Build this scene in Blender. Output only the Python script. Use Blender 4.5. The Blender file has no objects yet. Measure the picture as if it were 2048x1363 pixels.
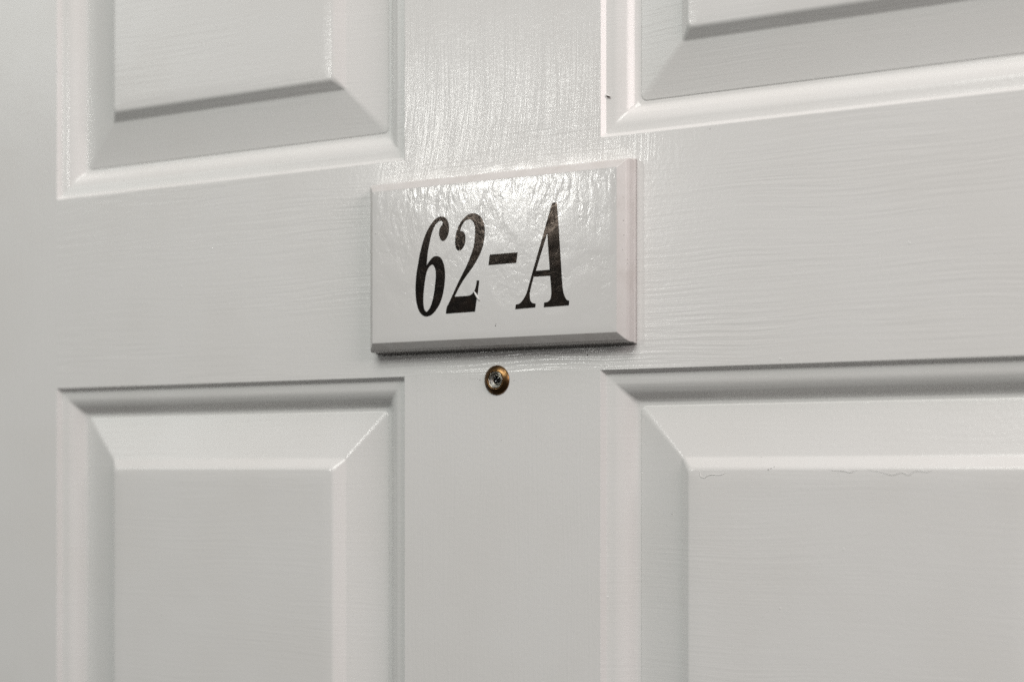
import bpy, bmesh, math, random
from mathutils import Vector

random.seed(62)
scene = bpy.context.scene
BASE = 1.40                      # camera height above the door's foot, metres

# ------------------------------------------------------------------ camera
YAW = math.radians(33.0)
DIST = 0.91307
cam_d = bpy.data.cameras.new("camera")
cam_d.sensor_width = 36.0
cam_d.lens = 64.2
cam_d.shift_y = 0.1248
cam_d.clip_start = 0.01
cam_d.clip_end = 50.0
cam_d.dof.use_dof = True
cam_d.dof.focus_distance = 0.895
cam_d.dof.aperture_fstop = 6.3
cam = bpy.data.objects.new("camera", cam_d)
cam.location = (DIST * math.sin(YAW), -DIST * math.cos(YAW), BASE)
cam.rotation_euler = (math.radians(90), 0, YAW)
scene.collection.objects.link(cam)
scene.camera = cam

# ------------------------------------------------------------------ world and lamps
world = bpy.data.worlds.new("World")
scene.world = world
world.use_nodes = True
bg = world.node_tree.nodes["Background"]
bg.inputs["Color"].default_value = (1.0, 0.96, 0.92, 1)
bg.inputs["Strength"].default_value = 0.03


def area(name, loc, target, power, sx, sy, color, shape='RECTANGLE'):
    d = bpy.data.lights.new(name, 'AREA')
    d.shape = shape
    d.size = sx
    d.size_y = sy
    d.energy = power
    d.color = color
    o = bpy.data.objects.new(name, d)
    o.location = loc
    o.rotation_euler = (Vector(target) - Vector(loc)).to_track_quat('-Z', 'Y').to_euler()
    scene.collection.objects.link(o)
    return o


# pale ceiling above and further back, round lamp on the left, window on the right
area("ceiling_near", (0.6, -0.85, BASE + 2.1), (0.0, 0.0, BASE + 0.1), 13.0, 2.0, 1.2, (1.0, 0.85, 0.85))
area("ceiling_far", (0.3, -2.6, BASE + 2.3), (0.0, 0.0, BASE + 0.1), 74.0, 2.4, 1.4, (0.965, 0.995, 0.945))
area("ceiling_left", (-2.6, -1.9, BASE + 1.3), (0.0, 0.0, BASE + 0.1), 5.5, 1.0, 1.0, (0.94, 1.0, 0.965))
area("window_right", (2.05, -0.85, BASE + 0.75), (0.0, 0.0, BASE + 0.1), 22.0, 1.1, 0.8, (1.0, 0.88, 0.865))
area("hall_lamp", (-1.20, -1.85, BASE + 0.545), (0.0, 0.0, BASE + 0.12), 3.3, 0.19, 0.19, (1.0, 1.0, 0.96), 'DISK')

scene.view_settings.view_transform = 'Standard'
scene.view_settings.look = 'None'
scene.view_settings.exposure = 0.0
scene.view_settings.gamma = 1.0
scene.view_settings.use_curve_mapping = False
scene.cycles.max_bounces = 5
scene.cycles.diffuse_bounces = 3
scene.cycles.use_denoising = False


# ------------------------------------------------------------------ node helpers
class NT:
    def __init__(self, name):
        self.m = bpy.data.materials.new(name)
        self.m.use_nodes = True
        self.t = self.m.node_tree
        self.b = self.t.nodes["Principled BSDF"]
        self.co = self.t.nodes.new("ShaderNodeTexCoord").outputs["Object"]

    def put(self, sock, v):
        if isinstance(v, bpy.types.NodeSocket):
            self.t.links.new(v, sock)
        else:
            sock.default_value = v

    def math(self, op, a, b=0.0, c=0.0, clamp=False):
        n = self.t.nodes.new("ShaderNodeMath")
        n.operation = op
        n.use_clamp = clamp
        for i, v in enumerate((a, b, c)):
            self.put(n.inputs[i], v)
        return n.outputs[0]

    def sep(self, v):
        n = self.t.nodes.new("ShaderNodeSeparateXYZ")
        self.put(n.inputs[0], v)
        return n.outputs

    def comb(self, x, y, z):
        n = self.t.nodes.new("ShaderNodeCombineXYZ")
        for i, v in enumerate((x, y, z)):
            self.put(n.inputs[i], v)
        return n.outputs[0]

    def noise(self, vec, scale=1.0, detail=2.0, rough=0.5, dist=0.0):
        n = self.t.nodes.new("ShaderNodeTexNoise")
        self.put(n.inputs["Vector"], vec)
        n.inputs["Scale"].default_value = scale
        n.inputs["Detail"].default_value = detail
        n.inputs["Roughness"].default_value = rough
        n.inputs["Distortion"].default_value = dist
        return n.outputs["Fac"]

    def ramp(self, v, lo, hi, a=0.0, b=1.0):
        n = self.t.nodes.new("ShaderNodeMapRange")
        n.interpolation_type = 'SMOOTHSTEP'
        self.put(n.inputs["Value"], v)
        for k, x in (("From Min", lo), ("From Max", hi), ("To Min", a), ("To Max", b)):
            n.inputs[k].default_value = x
        return n.outputs["Result"]

    def bump(self, height, dist, normal=None, strength=1.0):
        n = self.t.nodes.new("ShaderNodeBump")
        n.inputs["Strength"].default_value = strength
        n.inputs["Distance"].default_value = dist
        self.put(n.inputs["Height"], height)
        if normal is not None:
            self.put(n.inputs["Normal"], normal)
        return n.outputs[0]

    def mixcol(self, f, a, b):
        n = self.t.nodes.new("ShaderNodeMix")
        n.data_type = 'RGBA'
        self.put(n.inputs["Factor"], f)
        self.put(n.inputs["A"], a)
        self.put(n.inputs["B"], b)
        return n.outputs["Result"]

    def set(self, **kw):
        for k, v in kw.items():
            self.put(self.b.inputs[k.replace("_", " ")], v)
        return self.m


PAINT = (0.745, 0.742, 0.732, 1)
PAINT2 = (0.728, 0.722, 0.708, 1)


def flat(n, x, z, sx, sz, detail=2.0, rough=0.5, off=0.0, dist=0.0):
    """2D noise over the door face, stretched by sx and sz (cells per metre)"""
    v = n.comb(n.math('MULTIPLY_ADD', x, sx, off), n.math('MULTIPLY', z, sz), 0.0)
    nd = n.t.nodes.new("ShaderNodeTexNoise")
    nd.noise_dimensions = '2D'
    n.put(nd.inputs["Vector"], v)
    nd.inputs["Scale"].default_value = 1.0
    nd.inputs["Detail"].default_value = detail
    nd.inputs["Roughness"].default_value = rough
    nd.inputs["Distortion"].default_value = dist
    return nd.outputs["Fac"]


def stroke_h(n, x, y, z):
    """brush marks that run along the rail"""
    w = flat(n, x, z, 9.0, 20.0, 1, off=3.1)
    zz = n.math('MULTIPLY_ADD', w, 0.007, z)
    a = flat(n, x, zz, 17.0, 600.0, 2, 0.6)
    m = n.ramp(flat(n, x, z, 9.0, 34.0, 1, off=7.7), 0.3, 0.7, 0.3, 1.0)
    return n.math('MULTIPLY', n.math('SUBTRACT', a, 0.5), m)


def stroke_v(n, x, y, z, bend=True):
    """brush marks that run down the muntin and drag to the left at their ends"""
    if bend:
        t = n.math('MAXIMUM', n.math('SUBTRACT', 0.205, z), 0.0)
        fall = n.ramp(x, -0.03, 0.04, 1.0, 0.25)
        x = n.math('ADD', x, n.math('MULTIPLY', n.math('MULTIPLY', n.math('MULTIPLY', t, t), 2.6), fall))
    w = flat(n, x, z, 40.0, 10.0, 1, off=1.7)
    xx = n.math('MULTIPLY_ADD', w, 0.006, x)
    a = flat(n, xx, z, 800.0, 12.0, 2, 0.6)
    return n.math('SUBTRACT', a, 0.5)


def grime(n, k=1.0):
    f = n.noise(n.co, 14.0, 2, 0.6)
    return n.mixcol(n.ramp(f, 0.35, 0.7), tuple(c * k for c in PAINT[:3]) + (1,), tuple(c * k for c in PAINT2[:3]) + (1,))


def nibs(n):
    """dust nibs caught under the paint: sparse tiny raised dots"""
    v = n.t.nodes.new("ShaderNodeTexVoronoi")
    n.put(v.inputs["Vector"], n.co)
    v.inputs["Scale"].default_value = 130.0
    keep = n.math('GREATER_THAN', n.sep(v.outputs["Color"])[0], 0.95)
    dot = n.ramp(v.outputs["Distance"], 0.03, 0.10, 1.0, 0.0)
    return n.math('MULTIPLY', keep, dot)


def total(n, *terms):
    """sum of (height, millimetres) pairs -> one bump normal"""
    h = None
    for v, k in terms:
        q = n.math('MULTIPLY', v, k)
        h = q if h is None else n.math('ADD', h, q)
    return n.bump(h, 0.001)


def frame_paint(name, kind):
    n = NT(name)
    x, y, z = n.sep(n.co)
    if kind == 'rail':
        h = n.math('MULTIPLY', stroke_h(n, x, y, z), 0.15)
        edge = n.math('ADD', z, n.math('MULTIPLY', n.math('SUBTRACT', flat(n, x, z, 130.0, 30.0, 1), 0.5), 0.016))
        m = n.ramp(edge, 0.148, 0.153)
        m = n.math('MULTIPLY', m, n.math('MULTIPLY', n.ramp(x, -0.090, -0.066), n.ramp(x, 0.062, 0.092, 1.0, 0.0)))
        v = n.math('MULTIPLY', stroke_v(n, x, y, z), 0.19)
        height = n.math('ADD', h, n.math('MULTIPLY', v, m))
    elif kind == 'upper':
        v = stroke_v(n, x, y, z)
        near = n.ramp(z, 0.155, 0.235, 0.19, 0.09)
        cross = n.math('MULTIPLY', stroke_h(n, x, y, z), n.math('MULTIPLY', n.ramp(z, 0.165, 0.20, 0.14, 0.0), n.ramp(x, -0.03, 0.01)))
        height = n.math('ADD', n.math('MULTIPLY', v, near), cross)
    else:
        height = n.math('MULTIPLY', stroke_v(n, x, y, z, False), 0.06)
    nb = total(n, (height, 1.0), (flat(n, x, z, 45.0, 45.0, 1), 0.07), (flat(n, x, z, 420.0, 420.0, 1), 0.03), (nibs(n), 0.10))
    return n.set(Base_Color=grime(n), Roughness=0.19, Normal=nb, IOR=1.5)


def panel_paint(name, amp):
    n = NT(name)
    x, y, z = n.sep(n.co)
    nb = total(n, (stroke_h(n, x, y, z), amp), (flat(n, x, z, 38.0, 38.0, 1), 0.12), (flat(n, x, z, 420.0, 420.0, 1), 0.03), (nibs(n), 0.08))
    return n.set(Base_Color=grime(n), Roughness=0.2, Normal=nb, IOR=1.5)


def lumps(n):
    """thick brushed gloss on the plate: runny lumps, stretched upright near its top"""
    x, y, z = n.sep(n.co)
    w = flat(n, x, z, 60.0, 60.0, 1)
    xx = n.math('ADD', x, n.math('MULTIPLY', w, 0.008))
    a = flat(n, xx, z, 300.0, 95.0, 2, 0.5, 0.0, 0.3)
    b = flat(n, x, z, 290.0, 310.0, 2, 0.5, 5.0, 0.4)
    up = n.ramp(z, 0.095, 0.14)
    amp = n.math('MULTIPLY', n.ramp(z, 0.066, 0.092, 0.3, 1.0), n.ramp(flat(n, x, z, 55.0, 48.0, 1, 0.5, 9.0), 0.35, 0.65, 0.45, 1.35))
    h = n.math('ADD', n.math('MULTIPLY', a, n.math('MULTIPLY_ADD', up, 0.085, 0.015)), n.math('MULTIPLY', b, n.math('MULTIPLY_ADD', up, 0.0, 0.042)))
    return n.math('MULTIPLY', n.math('SUBTRACT', h, 0.1), amp)


def plate_paint():
    n = NT("plate_gloss_paint")
    nb = total(n, (lumps(n), 1.0), (nibs(n), 0.14))
    return n.set(Base_Color=grime(n, 0.90), Roughness=0.16, Normal=nb, IOR=1.52)


def edge_paint():
    """the plate's edge: duller, pinkish undercoat showing"""
    n = NT("plate_edge_paint")
    x, y, z = n.sep(n.co)
    nb = total(n, (n.noise(n.co, 330.0, 2), 0.07), (nibs(n), 0.12))
    col = n.mixcol(n.ramp(n.noise(n.co, 90.0, 3), 0.4, 0.7), (0.655, 0.635, 0.622, 1), (0.61, 0.585, 0.567, 1))
    return n.set(Base_Color=col, Roughness=0.33, Normal=nb, IOR=1.48)


def vinyl():
    n = NT("black_vinyl")
    nb = total(n, (lumps(n), 0.7))
    col = n.mixcol(n.ramp(n.noise(n.co, 160.0, 3), 0.45, 0.75), (0.005, 0.005, 0.005, 1), (0.014, 0.010, 0.008, 1))
    return n.set(Base_Color=col, Roughness=0.14, Normal=nb, IOR=1.33, Specular_Tint=(1.0, 0.8, 0.66, 1))


def brass():
    n = NT("tarnished_brass")
    f = n.noise(n.co, 260.0, 4, 0.6)
    col = n.mixcol(n.ramp(f, 0.35, 0.68), (0.27, 0.155, 0.065, 1), (0.09, 0.05, 0.025, 1))
    nb = n.bump(n.noise(n.co, 900.0, 2), 0.00005)
    return n.set(Base_Color=col, Metallic=1.0, Roughness=n.ramp(f, 0.3, 0.7, 0.25, 0.45), Normal=nb)


def plain(name, col, rough=0.5, metal=0.0, **kw):
    n = NT(name)
    c2 = tuple(c * 0.8 for c in col[:3]) + (1,)
    return n.set(Base_Color=n.mixcol(n.noise(n.co, 400.0, 3), col, c2), Roughness=rough, Metallic=metal, **kw)


M = {
    'rail': frame_paint("rail_brushed_paint", 'rail'),
    'upper': frame_paint("upper_muntin_brushed_paint", 'upper'),
    'plain': frame_paint("stile_brushed_paint", 'plain'),
    'panel': panel_paint("panel_paint", 0.075),
    'panel_brushed': panel_paint("panel_brushed_paint", 0.085),
    'plate': plate_paint(),
    'edge': edge_paint(),
    'vinyl': vinyl(),
    'brass': brass(),
    'ring': plain("nickel_ring", (0.62, 0.58, 0.50, 1), 0.3, 1.0),
    'barrel': plain("grey_barrel", (0.33, 0.33, 0.31, 1), 0.35, 0.6),
    'pupil': plain("dark_bore", (0.012, 0.012, 0.012, 1), 0.3),
    'dirt': plain("dirt", (0.07, 0.055, 0.045, 1), 0.8),
    'fleck': plain("white_fleck", (0.86, 0.86, 0.84, 1), 0.4),
    'bead': panel_paint("paint_bead", 0.01),
}
ng = NT("lens_glass")
M['glass'] = ng.set(Base_Color=(1, 1, 1, 1), Roughness=0.02, Transmission_Weight=1.0, IOR=1.5)


# ------------------------------------------------------------------ building helpers (all measures in mm, door face at y = 0)
def link(name, me, mat, parent, smooth=True):
    me.materials.append(mat)
    if smooth:
        for p in me.polygons:
            p.use_smooth = True
    o = bpy.data.objects.new(name, me)
    scene.collection.objects.link(o)
    if parent is not None:
        o.parent = parent
        if parent.type == 'EMPTY':
            o.location = Vector((0, 0, BASE)) - parent.location
    else:
        o.location = (0, 0, BASE)
    return o


def from_bm(bm, name):
    me = bpy.data.meshes.new(name)
    bmesh.ops.recalc_face_normals(bm, faces=bm.faces)
    bmesh.ops.scale(bm, vec=(0.001, 0.001, 0.001), verts=bm.verts)
    bm.to_mesh(me)
    bm.free()
    return me


def board(name, x0, x1, z0, z1, mat, parent, y1=38.0):
    bm = bmesh.new()
    bmesh.ops.create_cube(bm, size=1.0)
    for v in bm.verts:
        v.co = Vector(((x0 + x1) / 2 + v.co.x * (x1 - x0), y1 / 2 + v.co.y * y1, (z0 + z1) / 2 + v.co.z * (z1 - z0)))
    return link(name, from_bm(bm, name), mat, parent, False)


def ring_loop(x0, x1, z0, z1, off, r, y, seg=5):
    """rounded rectangle inset by off, corner radius r"""
    x0 += off; x1 -= off; z0 += off; z1 -= off
    pts = []
    for cx, cz, a0 in ((x1 - r, z1 - r, 0), (x0 + r, z1 - r, 90), (x0 + r, z0 + r, 180), (x1 - r, z0 + r, 270)):
        for i in range(seg + 1):
            a = math.radians(a0 + 90 * i / seg)
            pts.append((cx + r * math.cos(a), y, cz + r * math.sin(a)))
    return pts


def ring_mesh(name, loops, cap_last=False, cap_first=False):
    bm = bmesh.new()
    rows = [[bm.verts.new(p) for p in lp] for lp in loops]
    k = len(rows[0])
    for a, b in zip(rows, rows[1:]):
        for i in range(k):
            bm.faces.new((a[i], a[(i + 1) % k], b[(i + 1) % k], b[i]))
    if cap_last:
        bm.faces.new(rows[-1])
    if cap_first:
        bm.faces.new(rows[0])
    return from_bm(bm, name)


def round_profile(pts, per=3):
    """replace the inner corners (o, depth, radius[, fillet]) of a polyline by short arcs"""
    out = [pts[0]]
    for i in range(1, len(pts) - 1):
        p, a, b = Vector(pts[i][:2]), Vector(pts[i - 1][:2]), Vector(pts[i + 1][:2])
        f = pts[i][3]
        u = p + (a - p).normalized() * min(f, (a - p).length * 0.48)
        v = p + (b - p).normalized() * min(f, (b - p).length * 0.48)
        for k in range(per + 1):
            t = k / per
            q = u * (1 - t) ** 2 + p * 2 * t * (1 - t) + v * t * t
            out.append((q.x, q.y, pts[i][2]))
    out.append(pts[-1])
    return out


def fill_glyph(name, loops, y_back, thick):
    cu = bpy.data.curves.new(name, 'CURVE')
    cu.dimensions = '2D'
    cu.fill_mode = 'BOTH'
    cu.extrude = thick / 2 * 0.001
    for lp in loops:
        n = len(lp)
        pts = []
        for i in range(n):
            p1, p2 = lp[i], lp[(i + 1) % n]
            c1, c2 = len(p1) > 2, len(p2) > 2
            P1, P2 = Vector(p1[:2]), Vector(p2[:2])
            P0 = P1 * 2 - P2 if c1 else Vector(lp[i - 1][:2])
            P3 = P2 * 2 - P1 if c2 else Vector(lp[(i + 2) % n][:2])
            steps = 1 if (c1 and c2) else 5
            for k in range(steps):
                t = k / steps
                pts.append(0.5 * (2 * P1 + (P2 - P0) * t + (2 * P0 - 5 * P1 + 4 * P2 - P3) * t * t + (3 * P1 - P0 - 3 * P2 + P3) * t ** 3))
        sp = cu.splines.new('POLY')
        sp.points.add(len(pts) - 1)
        for q, pt in zip(pts, sp.points):
            pt.co = (q.x * 0.001, q.y * 0.001, 0, 1)
        sp.use_cyclic_u = True
    tmp = bpy.data.objects.new("tmp", cu)
    scene.collection.objects.link(tmp)
    dg = bpy.context.evaluated_depsgraph_get()
    me = bpy.data.meshes.new_from_object(tmp.evaluated_get(dg))
    bpy.data.objects.remove(tmp)
    for v in me.vertices:
        x, yy, zz = v.co
        v.co = (x, (y_back - thick / 2) * 0.001 - zz, yy)
    me.materials.clear()
    me.name = name
    return me


def lathe(name, prof, cx, cz, seg=64, cap=False):
    """prof: (radius, y) turned about the y axis"""
    bm = bmesh.new()
    rows = []
    for r, y in prof:
        rows.append([bm.verts.new((cx + r * math.cos(2 * math.pi * i / seg), y, cz + r * math.sin(2 * math.pi * i / seg))) for i in range(seg)])
    for a, b in zip(rows, rows[1:]):
        for i in range(seg):
            bm.faces.new((a[i], a[(i + 1) % seg], b[(i + 1) % seg], b[i]))
    if cap:
        bm.faces.new(rows[-1])
    return from_bm(bm, name)


def bead(bm, pts, rad, seg=6):
    """a flattened run of paint along pts (x, y, z), tapering at both ends"""
    rows = []
    n = len(pts)
    for i, p in enumerate(pts):
        t = i / (n - 1)
        r = rad * (0.15 + 0.85 * math.sin(math.pi * min(max(t, 0.02), 0.98)) ** 0.5)
        a = Vector(pts[max(i - 1, 0)]); b = Vector(pts[min(i + 1, n - 1)])
        d = (b - a).normalized()
        s = d.cross(Vector((0, 1, 0))).normalized()
        rows.append([bm.verts.new(Vector(p) + s * r * math.cos(2 * math.pi * k / seg) + Vector((0, 1, 0)) * r * 0.45 * math.sin(2 * math.pi * k / seg)) for k in range(seg)])
    for a, b in zip(rows, rows[1:]):
        for k in range(seg):
            bm.faces.new((a[k], a[(k + 1) % seg], b[(k + 1) % seg], b[k]))
    bm.faces.new(rows[0]); bm.faces.new(rows[-1])


def smooth_path(pts, steps=4):
    out = []
    n = len(pts)
    for i in range(n - 1):
        P = [Vector(pts[min(max(j, 0), n - 1)]) for j in (i - 1, i, i + 1, i + 2)]
        for k in range(steps):
            t = k / steps
            out.append(0.5 * (2 * P[1] + (P[2] - P[0]) * t + (2 * P[0] - 5 * P[1] + 4 * P[2] - P[3]) * t * t + (3 * P[1] - P[0] - 3 * P[2] + P[3]) * t ** 3))
    out.append(Vector(pts[-1]))
    return out


def specks(name, spots, mat, parent):
    bm = bmesh.new()
    for x, y, z, r in spots:
        res = bmesh.ops.create_icosphere(bm, subdivisions=1, radius=1.0)
        for v in res['verts']:
            k = random.uniform(0.7, 1.2)
            v.co = Vector((x + v.co.x * r * k * random.uniform(0.7, 1.1), y + v.co.y * r * 0.25, z + v.co.z * r * k))
    o = link(name, from_bm(bm, name), mat, parent)
    o["kind"] = "stuff"
    return o


# ------------------------------------------------------------------ the door
LX0, LX1, RX0, RX1 = -324.0, -66.5, 51.0, 308.5      # panel openings
UZ0, UZ1, BZ0, BZ1 = 160.2, 517.0, -1180.0, 48.0
DX0, DX1, DZ0, DZ1 = -437.0, 421.5, -1400.0, 630.0

door = bpy.data.objects.new("panel_door", None)
door.location = ((DX0 + DX1) / 2000, 0, 0)
door["label"] = "white painted panelled door with raised panels and visible brush marks"
door["category"] = "door"
door["kind"] = "thing"
scene.collection.objects.link(door)

board("stile", DX0, LX0, DZ0, DZ1, M['plain'], door)
board("stile", RX1, DX1, DZ0, DZ1, M['plain'], door)
board("rail", LX0, RX1, BZ1, UZ0, M['rail'], door)
board("rail", LX0, RX1, UZ1, DZ1, M['rail'], door)
board("rail", LX0, RX1, DZ0, BZ0, M['rail'], door)
board("muntin", LX1, RX0, UZ0, UZ1, M['upper'], door)
board("muntin", LX1, RX0, BZ0, BZ1, M['plain'], door)

# offset from the opening edge, depth, corner radius, fillet of the profile corner
MOULD = [(0.0, 0.0, 0.6, 0), (0.25, 0.1, 0.7, 0.2), (2.0, 2.6, 0.9, 0.3), (7.2, 3.0, 1.2, 1.5), (11.2, 5.2, 1.6, 2.0), (14.2, 8.6, 2.2, 1.6), (15.6, 9.6, 3.0, 0.6), (17.4, 9.7, 3.2, 0)]
FIELD = [(17.4, 9.7, 3.2, 0), (17.9, 9.3, 3.0, 0.3), (42.4, 4.7, 1.6, 0.7), (47.5, -0.1, 2.6, 1.3), (56.0, -0.1, 3.0, 0)]


def make_panel(x0, x1, z0, z1, mat, label):
    back = [ring_loop(x0, x1, z0, z1, 17.4, 3.2, 30.0)]
    loops = back + [ring_loop(x0, x1, z0, z1, o, r, d) for o, d, r in [p[:3] for p in round_profile(FIELD)]]
    p = link("panel", ring_mesh("panel", loops, True, True), mat, door)
    p["label"] = label
    loops = [ring_loop(x0, x1, z0, z1, o, r, d) for o, d, r in [q[:3] for q in round_profile(MOULD)]]
    link("moulding", ring_mesh("moulding", loops), mat, p)
    return p


make_panel(LX0, LX1, UZ0, UZ1, M['panel_brushed'], "upper raised panel left of the number plate")
make_panel(RX0, RX1, UZ0, UZ1, M['panel_brushed'], "upper raised panel right of the number plate")
make_panel(LX0, LX1, BZ0, BZ1, M['panel'], "lower raised panel left of the peephole")
low_right = make_panel(RX0, RX1, BZ0, BZ1, M['panel'], "lower raised panel with sagging paint under its top edge")

# sagged paint under the top step of the lower right panel
for path in (
    [(104.8, 0, -1.0), (105.4, 0, -3.3), (107.4, 0, -4.1), (109.2, 0, -3.0), (112.0, 0, -2.6), (115.6, 0, -2.8), (118.5, 0, -1.6)],
    [(171.0, 0, -0.6), (177.5, 0, -0.9), (180.0, 0, -1.5), (183.4, 0, -0.4)],
    [(188.5, 0, -0.3), (192.2, 0, -0.9), (196.5, 0, -1.8), (200.0, 0, -2.5), (204.3, 0, -1.5), (207.2, 0, -2.5), (210.0, 0, -0.9), (213.0, 0, -0.8), (215.8, 0, -1.3), (218.0, 0, -0.4)],
):
    bm = bmesh.new()
    bead(bm, smooth_path([(x, -0.12, z) for x, y, z in path], 5), 0.31)
    link("paint_run", from_bm(bm, "paint_run"), M['bead'], low_right)

# curl of lifted paint on the moulding of the upper right panel
bm = bmesh.new()
bead(bm, smooth_path([(53.0, 1.7, 181.6), (54.0, 1.5, 180.9), (55.4, 1.9, 180.3)], 5), 0.32)
o = link("paint_flake", from_bm(bm, "paint_flake"), M['fleck'], door)
bm = bmesh.new()
bead(bm, smooth_path([(53.2, 2.05, 181.0), (54.2, 2.0, 180.2), (55.5, 2.1, 179.8)], 5), 0.34)
link("chip", from_bm(bm, "chip"), M['dirt'], door)

specks("dirt_speck", [
    (43.8, 0, 55.3, 0.42), (1.2, 0, 44.2, 0.25), (-25.1, 0, 45.9, 0.16), (-23.6, 0, 45.6, 0.16), (-22.2, 0, 45.7, 0.15), (-20.8, 0, 45.3, 0.2), (-19.3, 0, 45.0, 0.28),
    (-101.5, 6.9, -12.7, 0.3), (136.9, 7.9, 20.0, 0.16), (152.3, 6.0, 11.1, 0.15), (134.6, 4.2, 5.5, 0.16), (140.1, -0.1, -0.3, 0.35), (141.4, -0.1, 0.2, 0.25), (142.8, 0.4, 0.9, 0.3),
    (110.3, 0, 158.6, 0.25), (-82.9, 9.0, -44.3, 0.25), (-6.3, 0, 14.3, 0.2), (87.3, 5.6, -21.6, 0.18)], M['dirt'], door)

# ------------------------------------------------------------------ the peephole (in the door)
PX, PZ = -8.9, 44.6
peep = link("peephole", lathe("peephole", [(6.6, 2.0), (7.35, 0.1), (7.45, -0.35), (7.15, -0.75), (5.1, -1.9), (4.75, -2.05), (4.45, -1.95), (4.3, -1.7), (4.25, 1.5)], PX, PZ), M['brass'], door)
peep["label"] = "tarnished brass peephole with a small glass lens"
link("rim", lathe("rim", [(4.24, -1.2), (4.1, -1.85), (3.85, -1.9), (3.7, -1.6), (3.65, -0.02)], PX, PZ), M['ring'], peep)
link("barrel", lathe("barrel", [(3.64, -1.0), (3.5, -1.15), (3.3, -0.75), (3.05, -0.62), (2.9, -0.35), (2.3, -0.25), (2.2, -0.04)], PX, PZ), M['barrel'], peep)
link("retaining_ring", lathe("retaining_ring", [(2.6, -0.26), (2.5, -0.52), (2.3, -0.55), (2.18, -0.3), (2.16, -0.05)], PX, PZ), M['ring'], peep)
link("bore", lathe("bore", [(2.15, -0.2), (2.1, -0.06), (0.4, -0.05)], PX, PZ, 48, True), M['pupil'], peep)
dome = [(2.05 * math.cos(a), -0.2 - 0.7 * math.sin(a)) for a in [i * math.pi / 2 / 8 for i in range(8)]] + [(0.02, -0.9)]
link("lens", lathe("lens", [(0.02, -0.1), (2.05, -0.1)] + dome, PX, PZ, 48, True), M['glass'], peep)

# ------------------------------------------------------------------ the number plate
plate = bpy.data.objects.new("number_plate", None)
plate.location = (-0.0063, 0, BASE + 0.060)
plate["label"] = "white number plate with sloped edges reading 62-A in black, above the peephole"
plate["category"] = "number plate"
scene.collection.objects.link(plate)

E = 11.0
QX0, QX1, QZ0, QZ1 = -84.2, 71.4, 60.0, 148.4
PLATE = [(0.1, 0.3, 0.3, 0), (0.0, -1.9, 0.3, 0.2), (0.55, -2.2, 0.4, 0.15), (0.55, -6.3, 0.5, 0.5), (1.3, -7.8, 0.5, 0.3), (1.5, -8.15, 0.5, 0.2), (4.75, -10.8, 0.4, 0.3), (5.0, -E, 0.4, 0.2), (9.0, -E, 0.5, 0)]
loops = [ring_loop(QX0, QX1, QZ0, QZ1, o, r, d, 3) for o, d, r in [q[:3] for q in round_profile(PLATE)]]
bd = link("board", ring_mesh("board", loops, True, True), M['plate'], plate)
bd.data.materials.append(M['edge'])
for p in bd.data.polygons:
    if p.normal.y > -0.97:
        p.material_index = 1
six=[
 [(-35.15,127.46),(-32.98,126.70),(-31.62,125.04),(-30.86,122.99),(-30.76,120.54),(-31.14,118.34),(-32.16,116.42),(-33.25,115.38),(-34.61,115.07),(-35.70,115.73),(-36.46,117.16),(-36.79,118.96),(-36.57,120.73),(-35.97,122.02),(-35.15,123.08),(-34.28,124.13,1),(-34.75,124.78),(-35.70,125.28),(-36.79,125.20),(-38.15,124.41),(-39.52,122.95),(-40.75,120.80),(-41.71,118.41),(-42.53,115.57),(-43.36,112.27),(-43.96,108.95),(-44.32,105.62),(-44.59,103.29,1),(-43.36,104.78),(-41.71,106.46),(-40.34,107.34),(-38.43,107.71),(-36.79,107.27),(-35.43,106.18),(-34.34,104.33),(-33.66,102.29),(-33.17,99.39),(-33.14,96.50),(-33.39,93.62),(-33.93,90.32),(-34.88,86.81),(-36.24,83.76),(-37.88,81.39),(-39.79,79.36),(-41.98,77.90),(-44.59,77.39),(-46.66,77.89),(-48.32,79.20),(-49.70,81.29),(-50.81,84.48),(-51.36,88.10),(-51.50,91.48),(-51.36,94.84),(-50.95,99.31),(-50.03,103.73),(-49.29,107.27),(-48.32,110.91),(-47.16,114.54),(-45.75,117.91),(-44.18,120.82),(-42.26,123.37),(-40.07,125.67),(-37.61,127.09)],
 [(-41.02,103.52),(-39.93,102.67),(-39.25,101.29),(-38.83,99.50),(-38.83,96.83),(-39.19,93.72),(-39.79,89.74),(-40.61,86.21),(-41.71,83.14),(-43.08,80.97),(-44.46,79.81),(-45.56,80.42),(-46.25,82.02),(-46.61,84.50),(-46.58,87.41),(-46.33,90.53),(-45.83,94.09),(-45.14,97.86),(-44.18,100.71),(-42.81,102.64)],
]
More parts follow.
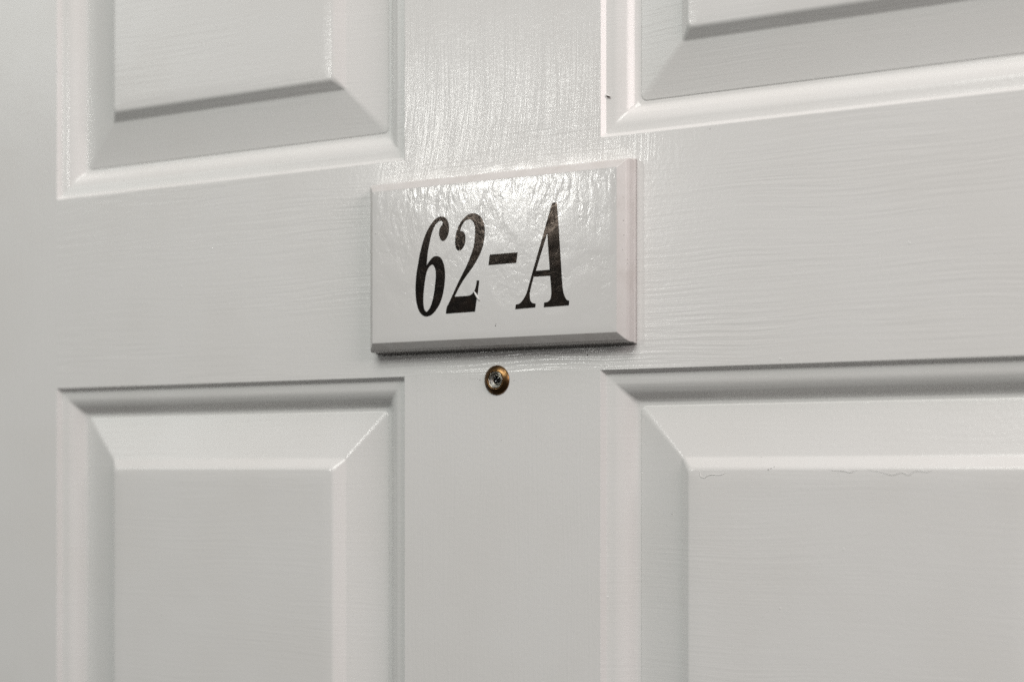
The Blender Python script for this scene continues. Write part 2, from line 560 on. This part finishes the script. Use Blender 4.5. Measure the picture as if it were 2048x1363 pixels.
two=[
 [(-15.83,127.59),(-13.71,127.05),(-11.85,125.92),(-10.40,124.06),(-9.47,121.80),(-9.00,118.92),(-9.08,115.85),(-9.61,112.82),(-10.53,109.81),(-11.85,107.05),(-13.44,104.62),(-15.83,101.31),(-18.50,98.39),(-21.71,94.82),(-24.39,91.22),(-27.35,86.55,1),(-23.85,86.54),(-19.57,86.59),(-17.96,86.77),(-16.63,87.38),(-15.43,88.53),(-14.64,90.03),(-14.11,91.76),(-13.79,93.94,1),(-12.30,93.90,1),(-12.70,90.80),(-13.23,87.32),(-13.92,84.28),(-14.82,78.50,1),(-32.54,78.26,1),(-32.43,79.65),(-31.94,81.63),(-30.59,83.78),(-27.89,88.52),(-24.93,93.68),(-22.24,97.95),(-19.83,101.77),(-17.43,106.52),(-16.37,108.88),(-15.57,111.47),(-15.04,114.51),(-14.77,118.01),(-14.90,120.66),(-15.43,122.45),(-16.37,123.84),(-17.43,124.54),(-18.76,124.72),(-20.37,124.36),(-21.97,123.15),(-23.05,121.68),(-23.98,119.32,1),(-23.05,119.21),(-21.97,118.78),(-21.04,117.57),(-20.63,115.55),(-20.90,113.36),(-21.71,111.43),(-23.05,109.97),(-24.66,109.53),(-25.87,110.27),(-26.54,111.53),(-26.94,113.55),(-26.81,115.76),(-26.27,118.38),(-25.33,120.74),(-23.85,123.29),(-21.97,125.14),(-19.57,126.83),(-17.70,127.51)],
]
hyphen=[
 [(-5.96,106.31,1),(10.47,106.44,1),(9.67,101.30,1),(-6.72,101.17,1)],
]
letter=[
 [(30.63,129.20,1),(32.98,129.11,1),(33.76,121.48),(34.65,110.30),(35.48,99.14),(36.26,88.87),(36.89,85.29),(37.67,83.25),(38.71,81.73),(40.16,81.13,1),(39.90,78.93,1),(25.63,78.73,1),(25.90,80.95,1),(28.00,81.29),(29.42,82.56),(29.95,84.76),(29.84,88.33),(29.32,93.85,1),(19.82,93.90,1),(18.65,90.29),(17.69,86.75),(17.53,84.51),(17.85,82.47),(19.02,81.16),(20.98,80.66,1),(20.72,78.87,1),(9.13,78.53,1),(9.40,80.77,1),(11.55,81.21),(13.42,82.69),(15.29,85.30),(16.63,88.60),(18.22,93.45),(21.41,102.69),(24.58,111.88),(27.21,119.74),(29.32,125.83)],
 [(27.64,114.71,1),(29.05,96.76,1),(21.04,96.66,1)],
]
for nm, g, lab in (("digit", six, "black 6"), ("digit", two, "black 2 with a white fleck"), ("hyphen", hyphen, "black hyphen"), ("letter", letter, "black capital A")):
    o = link(nm, fill_glyph(nm, g, -E + 0.02, 0.14), M['vinyl'], plate, False)
    o["label"] = lab

bm = bmesh.new()
bead(bm, [(-15.5, -11.2, 88.7), (-14.4, -11.35, 87.2), (-13.3, -11.35, 85.5), (-12.0, -11.2, 83.7)], 0.62)
link("paint_fleck", from_bm(bm, "paint_fleck"), M['fleck'], plate)
specks("dirt_speck", [(-2.6, -E, 70.9, 0.38), (1.8, -E, 126.3, 0.42), (13.0, -E, 138.7, 0.34), (22.9, -E, 132.3, 0.3), (-2.4, -E, 71.8, 0.2),
                      (69.0, -9.0, 118.0, 0.22), (69.2, -9.0, 111.0, 0.2), (68.6, -9.2, 104.0, 0.24), (70.3, -7.4, 99.5, 0.24), (70.3, -7.4, 97.6, 0.2), (69.0, -9.0, 129.0, 0.18)], M['dirt'], plate)
